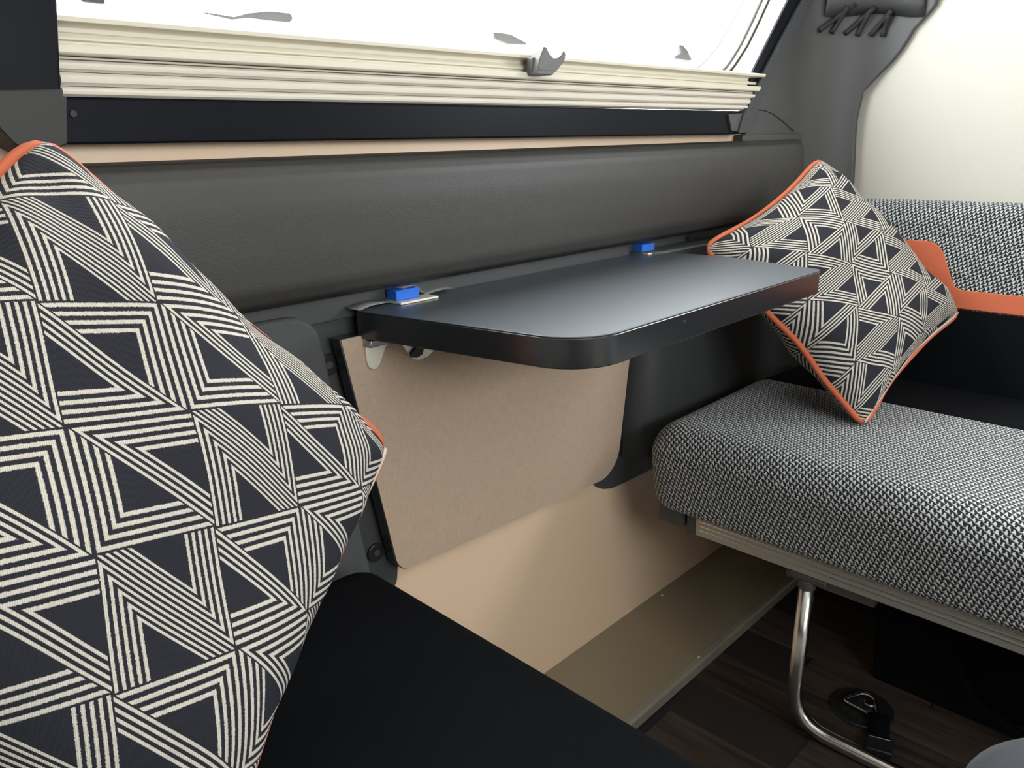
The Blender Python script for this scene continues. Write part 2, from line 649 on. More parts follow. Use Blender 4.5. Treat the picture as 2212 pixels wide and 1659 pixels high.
while x < XR - PW:
    off = (ix * 0.19) % PL
    y = 0.03 - off
    while y > YB + PL / 2:
        if y - PL / 2 < -0.02:
            o = pk if first else pk.copy()
            if not first:
                COL.objects.link(o)
            first = False
            o.location = (x, y - PL / 2 if y > -PL / 2 else y - PL / 2, 0)
            o.parent = floor
        y -= PL
    x += PW
    ix += 1

# ---- side wall with the window opening
ZS = 0.905                                    # sill of the opening
ZT = 1.34
SL = 0.88                                     # lean of the window's forward edge (dx per dz)
xo = lambda z: 1.348 + (z - ZS) * SL          # forward edge of the opening
WY = 0.034
side = boxes_mesh('wall_side', [
    ([(XL, 0.0), (XR + .05, 0.0), (XR + .05, ZS), (XL, ZS)], 'y', 0.0, WY),
    ([(XL, ZS), (0.215, ZS), (0.215, ZT), (XL, ZT)], 'y', 0.0, WY),
    ([(xo(ZS), ZS), (XR + .05, ZS), (XR + .05, ZT), (xo(ZT), ZT)], 'y', 0.0, WY),
    ([(XL, ZT), (XR + .05, ZT), (XR + .05, ZC), (XL, ZC)], 'y', 0.0, WY)], M_WALL, 'structure')

# ---- end wall, opposite wall, rear wall, ceiling (with their daylight openings)
boxes_mesh('wall_end', [
    ([(YB, 0.0), (0.0, 0.0), (0.0, EW[2]), (YB, EW[2])], 'x', XR, XR + .03),
    ([(YB, EW[3]), (0.0, EW[3]), (0.0, ZC), (YB, ZC)], 'x', XR, XR + .03),
    ([(YB, EW[2]), (EW[0], EW[2]), (EW[0], EW[3]), (YB, EW[3])], 'x', XR, XR + .03),
    ([(EW[1], EW[2]), (0.0, EW[2]), (0.0, EW[3]), (EW[1], EW[3])], 'x', XR, XR + .03)], M_CREAM, 'structure')
boxes_mesh('wall_back', [
    ([(XL, 0.0), (XR, 0.0), (XR, BW[2]), (XL, BW[2])], 'y', YB - .03, YB),
    ([(XL, BW[3]), (XR, BW[3]), (XR, ZC), (XL, ZC)], 'y', YB - .03, YB),
    ([(XL, BW[2]), (BW[0], BW[2]), (BW[0], BW[3]), (XL, BW[3])], 'y', YB - .03, YB),
    ([(BW[1], BW[2]), (XR, BW[2]), (XR, BW[3]), (BW[1], BW[3])], 'y', YB - .03, YB)], M_CREAM, 'structure')
boxes_mesh('wall_rear', [([(YB, 0.0), (0.0, 0.0), (0.0, ZC), (YB, ZC)], 'x', XL - .03, XL)], M_CREAM, 'structure')
boxes_mesh('ceiling', [([(XL, YB), (XR, YB), (XR, 0.0), (XL, 0.0)], 'z', ZC, ZC + .03)], M_WHITE, 'structure')

# ---- low ledge along the wall, with its metal nosing and two studs
ledge = box('trim_1', XL, XR - .005, -0.163, -0.0005, 0.0, 0.021, M_LEDGE)
ledge['kind'] = 'structure'
prism('nosing', [(-0.163, 0.0215), (-0.173, 0.0205), (-0.1765, 0.017), (-0.1765, 0.0), (-0.1635, 0.0)], 'x', XL, XR - .005, M_NOSE, ledge, 0.0008)
for c in ((1.150, -0.014, 0.022), (1.031, -0.168, 0.0225)):
    disc('stud', c, 'z', 0.0022, 0.003, M_STEEL, ledge, 12, 0.0008)

# ---- dark wall panels under the window, left and right of the folding table
PY = -0.004
left_panel = prism('trim_2', round_poly([(XL, 0.30), (0.533, 0.318), (0.539, 0.365), (0.506, 0.46), (0.506, 0.735), (XL, 0.735)], [0, .018, .03, .03, 0, 0]), 'y', PY, -0.0005, M_MOLD, None, 0.001)
left_panel['kind'] = 'structure'
for c in ((0.4605, -0.0065, 0.640), (0.503, -0.0065, 0.385)):
    disc('screw_cap', c, 'y', 0.0125, 0.004, M_BLACKP, left_panel, 24, 0.0012)
    disc('screw_cap', (c[0], c[1] - .0026, c[2]), 'y', 0.0045, 0.0014, M_MOLD, left_panel, 18, 0.0004)
right_panel = prism('trim_3', xz([(1266, 1015), (1268, 1028), (1275, 1042), (1286, 1051), (1300, 1055.5), (1318, 1054), (1345, 1042), (1420, 1004)], 0) + [(XR - .01, 0.16), (XR - .01, 0.735), (0.945, 0.735)], 'y', PY, -0.0005, M_MOLD, None, 0.001)
right_panel['kind'] = 'structure'
# moulded pilaster: rounded edge, then a flat face in front of the wall
prof = [(1.018, -0.0042), (1.022, -0.018), (1.030, -0.034), (1.041, -0.045), (1.056, -0.052), (1.085, -0.055), (1.20, -0.060), (1.45, -0.064), (XR - .02, -0.066), (XR - .02, -0.0042)]
mould = prism('moulding', prof, 'z', 0.352, 0.704, M_MOLD, right_panel, 0.003)
# dark rail behind the table under the pad
rail = box('trim_4', XL, XR - .02, -0.012, -0.0042, 0.690, 0.742, M_MOLD, None, 0.001)
rail['kind'] = 'structure'
disc('screw_cap', (1.19, -0.0125, 0.712), 'y', 0.008, 0.003, M_BLACKP, rail, 18, 0.0008)

# ---- corner pillar: charcoal moulding that sweeps from side wall to end wall
def pillar_mesh():
    zs = [0.70 + (1.42 - 0.70) * k / 40 for k in range(41)]
    vs, fs = [], []
    # where it stops on the end wall, read off the photograph against the cream board
    edge = [(0.60, -0.058), (0.76, -0.060), (0.90, -0.066), (0.955, -0.060), (0.985, -0.030), (1.005, -0.012), (1.04, 0.012), (1.11, 0.058), (1.20, 0.12), (1.42, 0.27)]

    def stop(z):
        for (z0, e0), (z1, e1) in zip(edge, edge[1:]):
            if z0 <= z <= z1:
                t = (z - z0) / (z1 - z0)
                t = t * t * (3 - 2 * t)
                return e0 + (e1 - e0) * t
        return edge[-1][1]
    R = 0.145
    xe, ys = XR - 0.008, -0.008
    arc = R * PI / 2
    ns = 44
    for z in zs:
        x0 = 1.372 if z < 0.885 else 1.372 + (z - 0.885) * 0.86
        x0 = min(x0, xe - R - 0.01)
        l1 = (xe - R) - x0
        tot = l1 + arc + stop(z)
        for k in range(ns + 1):
            s = tot * k / ns
            if s <= l1:
                p = (x0 + s, ys)
            elif s <= l1 + arc:
                t = (s - l1) / R
                p = (xe - R + R * math.sin(t), ys - R + R * math.cos(t))
            else:
                p = (xe, ys - R - (s - l1 - arc))
            vs.append((p[0], p[1], z))
    w = ns + 1
    for j in range(len(zs) - 1):
        for k in range(ns):
            fs.append((j * w + k, j * w + k + 1, (j + 1) * w + k + 1, (j + 1) * w + k))
    o = mesh_from('trim_5', vs, fs, M_PLASTIC, None, True)
    fix_normals(o)
    s = o.modifiers.new('thick', 'SOLIDIFY')
    s.thickness, s.offset = 0.006, 0
    o['kind'] = 'structure'
    return o


pillar = pillar_mesh()

# ---- window: pane, frames and latches
win = empty('window_1', (0.9, 0, ZS))
win['kind'] = 'structure'
FY0, FY1 = -0.030, -0.0005
bar = prism('lower_frame', [(0.190, 0.8815), (1.335, 0.8775), (1.372, 0.916), (0.190, 0.9175)], 'y', FY0, FY1, M_FRAME, win, 0.002)
pane = prism('pane', [(0.10, 0.86), (1.50, 0.86), (xo(ZT) + .10, ZT + .05), (0.10, ZT + .05)], 'y', 0.056, 0.060, PANE, win)
# acrylic window's inner rim and seal, curving up the forward side
def rim(name, px, r, m, y):
    p = [on_y(a, b, y) for a, b in px]
    d = p[0] - p[1]
    p.insert(0, p[0] + d * ((1.32 - p[0].z) / d.z))
    tube(name, bend(p, 0.012, 4), r, m, win, 8)
rim('pane_rim', [(1606, 0), (1578, 55), (1551, 100), (1522, 136), (1480, 165)], 0.0012, M_DARKSTEEL, 0.050)
rim('pane_rim', [(1645, 0), (1620, 55), (1598, 100), (1572, 141), (1540, 175)], 0.0040, M_HANDLE, 0.048)
rim('seal', [(1661, 0), (1636, 55), (1614, 100), (1588, 141), (1560, 175)], 0.0034, M_BLACKP, 0.046)
# black guide rail at the aft end and its corner bracket
gl_ = prism('guide_rail', [(0.08, 0.915)] + xz([(133, 212), (124, 0)], -0.042) + [(0.250, ZT), (0.08, ZT)], 'y', -0.042, FY1, M_FRAME, win, 0.002)
prism('guide_lip', [(0.168, 0.923), (0.181, 0.923), (0.196, ZT), (0.183, ZT)], 'y', -0.049, -0.042, M_FRAME, win, 0.003)
prism('guide_lip', [(0.128, 0.923), (0.140, 0.923), (0.152, ZT), (0.140, ZT)], 'y', -0.049, -0.042, M_FRAME, win, 0.003)
brk = prism('corner_bracket', round_poly(xz([(-60, 195), (130, 193), (134, 207), (143, 209), (145, 312), (75, 335), (30, 312), (-60, 215)], -0.052), [0, .001, .001, .002, .004, .004, .02, 0]), 'y', -0.054, -0.0005, M_BRACKET, win, 0.0015)
disc('screw_slot', on_y(158, 246, -0.0305), 'y', 0.003, 0.002, M_BRACKET, win, 16, 0.0005)
# forward guide: slanting black channel and grey rail
def strip(name, L, R, y0, y1, m, bev=0.001, top=1.34):
    a = xz(L, y0) ; b = xz(R, y0)
    def ext(p):
        (x0, z0), (x1, z1) = p[0], p[1]
        return (x0 + (top - z0) * (x0 - x1) / (z0 - z1), top)
    poly = [ext(a)] + a + b[::-1] + [ext(b)]
    return prism(name, poly, 'y', y0, y1, m, win, bev)
strip('guide_channel', [(1704, 0), (1631, 147), (1612, 190), (1596, 226)], [(1742, 0), (1668, 147), (1645, 197), (1630, 230)], -0.027, -0.0215, M_FRAME)
strip('guide_rail', [(1735, 0), (1681, 100), (1654.6, 152), (1630, 198), (1616, 236)], [(1760, 0), (1702.5, 100), (1664.6, 178), (1650, 210), (1638, 236)], -0.034, -0.0272, M_RAIL, 0.001)
prism('guide_foot', round_poly(xz([(1616, 233), (1639, 234), (1633, 264), (1616, 287), (1596, 289), (1607, 250)], -0.038), [.002, .002, .004, .006, .003, .003]), 'y', -0.038, -0.0272, M_RAIL, win, 0.0015)
prism('guide_foot', xz([(1573, 247), (1606, 244), (1600, 284), (1580, 284)], -0.033), 'y', -0.034, -0.029, M_PLASTIC, win, 0.001)
# latches on the acrylic window
def latch(pts, y):
    prism('latch', round_poly(xz(pts, y), .004, 4), 'y', y - 0.006, y + 0.004, M_LATCH, win, 0.002)
latch([(427, 27), (470, 33), (500, 38), (530, 30), (575, 26), (620, 30), (627, 40), (620, 50), (575, 46), (530, 40), (495, 44), (440, 32)], 0.046)
latch([(1059, 71), (1075, 71), (1098, 75), (1130, 92), (1132, 99), (1090, 97), (1062, 86)], 0.046)
latch([(1460, 96), (1470, 98), (1482, 112), (1484, 120), (1492, 131), (1480, 133), (1452, 128), (1454, 120), (1468, 118)], 0.046)
# black window stay behind the aft end of the blind
prism('window_stay', round_poly(xz([(168, -40), (222, -40), (224, 11), (200, 9), (172, 5)], 0.03), .002, 3), 'y', 0.026, 0.038, M_BLACKP, win, 0.001)

# ================================================================== THINGS
# ---- pleated blind, folded down on the sill
XA = 0.2275
xb = lambda z: 1.333 + (z - 0.917) * 0.86


def blind_bar(name, prof, m, parent, bev=0.0006):
    n = len(prof)
    vs = [(XA, y, z) for y, z in prof] + [(xb(z) - .002, y, z) for y, z in prof]
    fs = [tuple(range(n)), tuple(range(2 * n - 1, n - 1, -1))] + [(i, i + n, (i + 1) % n + n, (i + 1) % n) for i in range(n)]
    o = mesh_from(name, vs, fs, m, parent, True)
    fix_normals(o)
    autosmooth(o, 25)
    if bev:
        bevel(o, bev, 2)
    return o


blind = thing('pleated_blind', 'cream pleated window blind folded down along the sill with aluminium-like rail', 'blind', (0.78, -0.02, 0.917))
blind_bar('rail', [(-.006, .9795), (-.035, .9785), (-.037, .9765), (-.0365, .973), (-.027, .972), (-.024, .9705), (-.024, .9665), (-.026, .966), (-.029, .9625), (-.029, .9605),
                   (-.0265, .960), (-.0265, .9575), (-.037, .957), (-.039, .955), (-.039, .950), (-.037, .9485), (-.006, .9485)], M_BLIND, blind)
zz = [0.9485, 0.9455, 0.9365, 0.9260, 0.9178]
for k in range(4):
    z1, z0 = zz[k], zz[k + 1]
    d = [.0315, .0345, .0335, .0325][k]
    blind_bar('pleat', [(-.006, z1), (-d + .004, z1 - .0002), (-d + .0005, z1 - (z1 - z0) * .25), (-d, (z0 + z1) / 2), (-d + .0005, z0 + (z1 - z0) * .25), (-d + .004, z0 + .0002), (-.006, z0)], M_PLEAT, blind, 0.0)
# thumb grip on the rail
grip = prism('grip', round_poly(xz([(1171, 101), (1176, 102), (1182, 116), (1191, 126), (1201, 125.5), (1209, 119), (1214.5, 108), (1218, 119), (1214, 133), (1201, 150), (1187, 163), (1155, 161.5), (1161, 128), (1166, 114)], -0.052), .0015, 3), 'y', -0.056, -0.036, M_HANDLE, blind, 0.0012)
prism('grip_back', xz([(1150, 124), (1164, 124), (1160, 158), (1149, 156)], -0.047), 'y', -0.047, -0.037, M_HANDLE, blind, 0.001)
prism('grip_mark', xz([(1166, 150), (1196, 152), (1196, 153), (1166, 151)], -0.0565), 'y', -0.0567, -0.055, M_LATCH, blind)

# ---- padded leatherette panel under the window
pp = [(-.002, .866), (-.020, .866), (-.034, .8635), (-.042, .857), (-.0455, .848), (-.0475, .82), (-.048, .77), (-.0475, .740), (-.0435, .7265), (-.030, .7195), (-.014, .7175), (-.002, .7175)]
def pad_mesh():
    pr = []
    for i in range(len(pp) - 1):
        for k in range(4):
            t = k / 4
            pr.append((pp[i][0] * (1 - t) + pp[i + 1][0] * t, pp[i][1] * (1 - t) + pp[i + 1][1] * t))
    pr.append(pp[-1])
    xs = [-0.6 + (1.53 + 0.6) * k / 60 for k in range(61)]
    vs, fs = [], []
    x1 = 1.575
    R = 0.03
    rows = [(x, 1.0) for x in xs]
    for k in range(1, 9):
        t = PI / 2 * k / 8
        rows.append((1.53 + (x1 - 1.53) * math.sin(t), max(.05, math.cos(t))))
    for x, s in rows:
        for y, z in pr:
            vs.append((x, -.002 + (y + .002) * s, z))
    w = len(pr)
    for j in range(len(rows) - 1):
        for k in range(w - 1):
            fs.append((j * w + k, j * w + k + 1, (j + 1) * w + k + 1, (j + 1) * w + k))
    fs.append(tuple(range(w)))
    fs.append(tuple((len(rows) - 1) * w + k for k in range(w)))
    o = mesh_from('padded_wall_panel', vs, fs, M_LEATHER)
    fix_normals(o)
    autosmooth(o, 50)
    return o
tag(pad_mesh(), 'long black leatherette padded panel running along the wall below the window', 'wall panel')
# dark slot where the ledge above the pad runs into the corner pillar
slot = box('trim_6', 1.345, 1.585, -0.020, -0.0005, 0.862, 0.8765, M_PLASTIC, None, 0.003)
slot['kind'] = 'structure'

# ---- wall table: flat top with a hinged leaf hanging below it
table = thing('folding_table', 'black wall-hung folding table with taupe linen-print leaf hanging below its top', 'table', (0.79, -0.15, 0.67))
TZ1, TZ0 = 0.700, 0.668
tp = round_poly([(0.487, -0.013), (0.541, -0.312), (1.050, -0.310), (1.0855, -0.135), (1.070, -0.013)], [.018, .062, .012, .05, .02], 14)
prism('top', tp, 'z', TZ1 - .0016, TZ1, M_TABLE, table, 0.0006)
prism('edge', [(a, b) for a, b in tp], 'z', TZ0, TZ1 - .0016, M_EDGE, table, 0.0012, 2)
lf = round_poly([(0.4625, 0.672), (0.5185, 0.3575), (0.9725, 0.3440), (1.0220, 0.672)], [0, .026, .052, 0], 10)
lf_in = round_poly([(0.4640, 0.6715), (0.5195, 0.3582), (0.9718, 0.3447), (1.0205, 0.6715)], [0, .026, .052, 0], 10)
leaf = prism('leaf', lf, 'y', -0.030, -0.0125, M_EDGE, table, 0.0008)
prism('leaf_face', lf_in, 'y', -0.0312, -0.0300, LINEN, leaf)
under = lambda pts, y: [(a, min(b, TZ0 - .0004)) for a, b in xz(pts, y)]
# hook bracket under the top: two bright steel shapes on the leaf
h1 = round_poly(under([(786, 700), (848, 700), (832, 752), (822, 784), (812, 799), (798, 796), (792, 780)], -0.034), [0, 0, .003, .004, .006, .005, .003], 6)
prism('hinge_plate', h1, 'y', -0.0345, -0.0312, M_STEEL, table, 0.0006)
prism('hinge_plate', round_poly(under([(794, 700), (838, 700), (838, 741), (815, 747), (794, 752)], -0.042), .002, 4), 'y', -0.046, -0.0345, M_DARKSTEEL, table, 0.001)
prism('hinge_plate', round_poly(under([(862, 700), (952, 700), (945, 748), (925, 770), (905, 778), (893, 776), (884, 768), (868, 745)], -0.034), [0, 0, .003, .004, .005, .004, .003, .003], 5), 'y', -0.0345, -0.0312, M_STEEL, table, 0.0006)
prism('hinge_catch', round_poly(under([(896, 750), (914, 750), (911, 764), (900, 772), (888, 772), (884, 764)], -0.036), .002, 4), 'y', -0.0385, -0.0345, M_BLACKP, table, 0.0006)
# rivet and a scuff on the front edge
disc('edge_rivet', (0.707, -0.3116, 0.688), 'y', 0.0022, 0.0012, M_DARKSTEEL, table, 10)
# hinge leaves lying on the top
for (cx, cy, L) in ((0.5665, -0.029, 0.056), (1.049, -0.026, 0.040)):
    pl = box('hinge_strap', cx - L / 2, cx + L / 2, cy - 0.016, cy + 0.008, TZ1 + .0002, TZ1 + .0026, M_STEEL, table, 0.0005)

# blue foam spacers and the strip of clear film over the first
def foam(cx, cy, sx, sy, label):
    o = box('foam_block', cx - sx / 2, cx + sx / 2, cy - sy / 2, cy + sy / 2, TZ1 + .0028, TZ1 + .0148, M_BLUE, None, 0.0008)
    tag(o, label, 'foam block', 'blue foam spacers on the table hinges')
foam(0.5580, -0.024, 0.034, 0.019, 'small blue foam spacer under the strip of clear film on the table')
foam(1.046, -0.021, 0.034, 0.017, 'small blue foam spacer lying bare on the table hinge')
fp = []
for k in range(25):
    t = k / 24
    xk = 0.487 + t * 0.150
    up = math.exp(-((xk - 0.566) / 0.020) ** 4)
    yk = -0.026 + 0.016 * t
    fp.append((xk, yk, TZ1 + .0012 + 0.0152 * up + 0.003 * math.sin(t * 9) * (1 - up)))
vs, fs = [], []
for (a, b, c) in fp:
    wv = 0.015
    vs += [(a - .004, b + wv, c + .0014), (a, b + 0.001, c + .0002), (a + .002, b - wv * .6, c - .0006 if c > TZ1 + .004 else c)]
for k in range(24):
    for q in range(2):
        fs.append((k * 3 + q, k * 3 + q + 1, k * 3 + q + 4, k * 3 + q + 3))
film = mesh_from('clear_film', vs, fs, M_FILM)
sd = film.modifiers.new('thick', 'SOLIDIFY')
sd.thickness = 0.0003
tag(film, 'loose strip of clear plastic film draped over a blue foam spacer', 'plastic film')
mf = M_FILM.node_tree.nodes['Principled BSDF']
mf.inputs['Alpha'].default_value = 0.85

# ---- left seat: mesh side pad, cushion and bench box
sp = round_poly(xz([(330, 640), (560, 664), (640, 668), (684, 720), (700, 790), (712, 900), (742, 1060), (795, 1300)], -0.012) + [(-0.4, 0.30), (-0.4, 0.712)], [0, .01, .02, .03, .02, .02, .02, 0, 0, 0], 8)
sp = round_poly([(-0.40, 0.30), (0.492, 0.31), (0.470, 0.46), (0.4505, 0.64), (0.440, 0.704), (-0.40, 0.716)], [0, .01, .05, .05, .045, .02], 10)
spo = prism('side_pad', sp, 'y', -0.024, -0.0042, M_MESH, None, 0.006, 4)
tag(spo, 'charcoal mesh-cloth side pad on the wall behind the tall patterned pillow', 'side pad')
prof = round_poly([(-0.30, 0.300), (0.436, 0.300), (0.447, 0.424), (-0.30, 0.426)], [.02, .02, .020, .03], 6)
sc_l = soft_block('seat_cushion', prof, -1.30, -0.045, M_BLACK, None, r=0.055, ny=30)
tag(sc_l, 'plain black seat cushion with a bare top beside the window wall', 'cushion')
bb = box('bench_box', -0.30, 0.41, -1.28, -0.02, 0.0, 0.300, M_CREAM, None, 0.002)
bb_e = thing('bench_box', 'pale boxed bench base under the plain black seat cushion', 'bench', (0.05, -0.65, 0))
bb.name = 'body'
adopt(bb, bb_e)

# ---- right seat: alloy-railed bench frame on a tube leg
bench = thing('railed_bench', 'bench frame with ribbed aluminium front rail on a bent tube leg', 'bench', (1.3, -0.7, 0))
RX = 0.998
YN = -1.45
box('seat_board', RX + .012, 1.60, YN, -0.150, 0.286, 0.304, mat('pale_plywood', (0.42, 0.33, 0.23), 0.6, noise=0.1, nscale=20, stretch=(1, .2, 1)), bench)
box('front_rail', RX, RX + .012, YN, -0.1675, 0.2695, 0.3085, M_ALU, bench, 0.0012)
for zr in (0.2961, 0.2884, 0.2811):
    box('rib', RX - .0014, RX + .001, YN, -0.175, zr - .0009, zr + .0009, M_ALURIB, bench)
box('end_cap', RX - .002, RX + .014, -0.1675, -0.1520, 0.2690, 0.3087, M_PLASTIC, bench, 0.003, 3)
box('wall_bracket', RX - .004, RX + .040, -0.1475, -0.100, 0.2760, 0.3087, M_PLASTIC, bench, 0.003, 3)
box('cross_rail', 1.046, 1.060, -0.432, -0.30, 0.228, 0.262, mat('taupe_rail', (0.12, 0.10, 0.085), 0.5, noise=0.05), bench, 0.001)
box('leg_socket', RX - .002, RX + .030, -0.3800, -0.326, 0.2600, 0.2693, M_PLASTIC, bench, 0.002)
disc('leg_socket', (RX + .008, -0.350, 0.254), 'z', 0.0128, 0.014, M_PLASTIC, bench, 20, 0.001)
tube('leg', bend([(RX + .008, -0.350, 0.254), (RX + .008, -0.347, 0.0118), (RX + .008, -1.15, 0.0118), (RX + .008, -1.15, 0.254)], 0.062, 12), 0.0110, M_TUBE, bench, 20)

# seat cushion: tweed front, black rear strip
prof = round_poly([(0.972, 0.309), (1.302, 0.309), (1.302, 0.4510), (0.953, 0.4490)], [.014, 0, .006, .048], 10)
def refine(pr, d=0.02):
    out = []
    for i in range(len(pr)):
        a, b = pr[i], pr[(i + 1) % len(pr)]
        n = max(1, int(math.hypot(b[0] - a[0], b[1] - a[1]) / d))
        out += [(a[0] + (b[0] - a[0]) * k / n, a[1] + (b[1] - a[1]) * k / n) for k in range(n)]
    return out
sc_r = thing('seat_cushion', 'grey tweed seat cushion with black rear strip on the aluminium-railed bench', 'cushion', (1.2, -0.7, 0.309))
soft_block('front_pad', refine(prof), YN, -0.083, TWEED, sc_r, r=0.050, n_end=10, ny=60)
prof = round_poly([(1.3025, 0.309), (1.50, 0.309), (1.50, 0.438), (1.3025, 0.4505)], [0, .01, .01, .004], 6)
soft_block('rear_strip', refine(prof), YN, -0.090, M_BLACK, sc_r, r=0.04, n_end=6, ny=30)

# backrest cushion leaning on the end wall
back = thing('backrest_cushion', 'grey tweed backrest with stepped orange band over a black lower panel', 'cushion', (1.56, -0.7, 0.44))
BX0, BZ0, BX1, BZ1 = 1.508, 0.438, 1.585, 0.765                       # front face bottom -> top
dv = Vector((BX1 - BX0, 0, BZ1 - BZ0))
blen = dv.length
dv.normalize()
nv = Vector((-dv.z, 0, dv.x))                                          # out of the front face
fr_ = lambda s, h: (BX0 + dv.x * s + nv.x * h, BZ0 + dv.z * s + nv.z * h)
prof = round_poly([fr_(0, 0), fr_(blen, 0), fr_(blen - .01, -.095), fr_(-.01, -.095)], [.02, .040, .02, .01], 8)
soft_block('body', refine(prof), YN, -0.105, TWEED, back, r=0.05, n_end=8, ny=40)
def face_panel(name, poly, h0, h1, m):
    """piece sewn on the sloping front: poly in (y, distance up the slope)"""
    n = len(poly)
    vs = []
    for h in (h0, h1):
        for y, s in poly:
            a, b = fr_(s, h)
            vs.append((a, y, b))
    fs = [tuple(range(n)), tuple(range(2 * n - 1, n - 1, -1))] + [(i, i + n, (i + 1) % n + n, (i + 1) % n) for i in range(n)]
    o = mesh_from(name, vs, fs, m, back, True)
    fix_normals(o)
    autosmooth(o)
    bevel(o, 0.002, 3, 40)
sB, sL, sH = 0.135, 0.168, 0.252
orange = round_poly([(YN + .03, sB), (-0.150, sB + .002), (-0.150, sH), (-0.304, sH), (-0.345, sL + .002), (YN + .03, sL)], [0, .01, .02, .038, .022, 0], 8)
face_panel('orange_band', orange, -0.004, 0.0035, M_ORANGE)
face_panel('lower_panel', round_poly([(YN + .03, -0.014), (-0.150, -0.014), (-0.150, sB + .001), (YN + .03, sB - .001)], [0, .02, .01, 0], 6), -0.004, 0.0030, M_BLACK)


# ---- patterned pillows
def pillow(name, c, U, V, N, half, s, i0, j0, turn, label, thick=0.056, seed=1, size=1.0, pinch=0.055):
    c, U, V, N = Vector(c), Vector(U), Vector(V), Vector(N)
    c = CAM + (c - CAM) * size          # a little nearer and smaller: rests on the cushion
    half, thick = half * size, thick * size
    root = thing(name, label, 'pillow', tuple(c + (U + V) * half))
    rnd = random.Random(seed)
    phs = [rnd.uniform(0, 6.28) for _ in range(8)]
    G = 72

    def plane(u, v):
        k = pinch
        f = 1 - 0.035 * (abs(u) * abs(v)) ** 9          # blunt corners
        return half * f * u * (1 - k * (1 - v * v)), half * f * v * (1 - k * (1 - u * u))

    def surf(u, v, sgn):
        p, q = plane(u, v)
        e = max(0.0, (1 - abs(u) ** 3.2) * (1 - abs(v) ** 3.2))
        h = thick * e ** 0.5
        # soft folds running in from the corners and along the seams
        w = 0.0022 * math.sin(7 * u + 3 * v + phs[0]) + 0.0020 * math.sin(5 * v - 6 * u + phs[1])
        cr = (abs(u) * abs(v)) ** 2
        w += 0.0045 * cr * math.sin(16 * (u * math.copysign(1, v) - v * math.copysign(1, u)) + phs[2])
        w += 0.0022 * (abs(u) ** 6 * math.sin(17 * v + phs[3]) + abs(v) ** 6 * math.sin(15 * u + phs[4]))
        h += w * min(1, e * 5)
        return c + U * p + V * q + N * (sgn * h)

    vs, fs, uvs = [], [], []
    tab, acc, last = [0.0], 0.0, thick * 0.8 / half
    for k in range(1, 201):                       # cloth length over the bulge
        hh = thick * 0.8 * max(0.0, 1 - (k / 200) ** 3.2) ** 0.5 / half
        acc += math.hypot(1 / 200, hh - last)
        last = hh
        tab.append(acc)

    def arcl(t):
        q = min(199.999, abs(t) * 200)
        i_ = int(q)
        return math.copysign(tab[i_] + (tab[i_ + 1] - tab[i_]) * (q - i_), t)
    for sgn in (1, -1):
        base = len(vs)
        for j in range(G + 1):
            for i in range(G + 1):
                u = math.sin((i / G * 2 - 1) * PI / 2)
                v = math.sin((j / G * 2 - 1) * PI / 2)
                u = 0.6 * u + 0.4 * (i / G * 2 - 1)
                v = 0.6 * v + 0.4 * (j / G * 2 - 1)
                vs.append(surf(u, v, sgn))
                a, b = arcl(u), arcl(v)
                li, lj = i0 + (a - b) / (2 * s), j0 + (a + b) / (2 * s)
                uvs.append((1 - lj, li) if turn else (li, lj))
        for j in range(G):
            for i in range(G):
                q = (base + j * (G + 1) + i, base + j * (G + 1) + i + 1, base + (j + 1) * (G + 1) + i + 1, base + (j + 1) * (G + 1) + i)
                fs.append(q if sgn < 0 else q[::-1])
    o = mesh_from('cover', vs, fs, WEAVE, root, True, uvs)
    # piping round the seam
    path = []
    n = 40
    for k in range(n):
        path.append((-1 + 2 * k / n, -1))
    for k in range(n):
        path.append((1, -1 + 2 * k / n))
    for k in range(n):
        path.append((1 - 2 * k / n, 1))
    for k in range(n):
        path.append((-1, 1 - 2 * k / n))
    pts = []
    for u, v in path:
        p, q = plane(u, v)
        # round the corner of the cord
        e = 1.012 - 0.035 * (abs(u * v)) ** 14
        pts.append(c + U * p * e + V * q * e + N * (0.0022 * math.sin(9 * u + 7 * v + phs[5])))
    tube('piping', pts, 0.0048, M_ORANGE, root, 10, True)
    # zip tape along one seam
    zp = []
    for k in range(31):
        v = -0.97 + 1.94 * k / 30
        p, q = plane(1, v)
        zp.append((c + U * (p * 1.004) + V * q + N * 0.0045))
    tube('zip_tape', zp, 0.0030, M_ZIP, root, 8, False, 0.5)
    return root


pillow('throw_pillow', (0.1572, -0.2177, 0.653), (0.6074, -0.1873, -0.772), (-0.7607, -0.417, -0.4974), (0.2287, -0.8894, 0.3958),
       0.188, 0.3086, 0.7103, 1.5203, False, 'triangle-patterned pillow leaning on the wall above the plain black cushion', 0.066, 3, 0.968, 0.06)
pillow('throw_pillow', (1.3250, -0.2243, 0.6355), (0.2144, -0.6589, -0.721), (-0.9412, 0.0581, -0.3329), (-0.2612, -0.75, 0.6077),
       0.1885, 0.3278, 0.4264, -0.1321, True, 'triangle-patterned pillow standing on the grey tweed seat cushion', 0.068, 5, 0.975, 0.10)

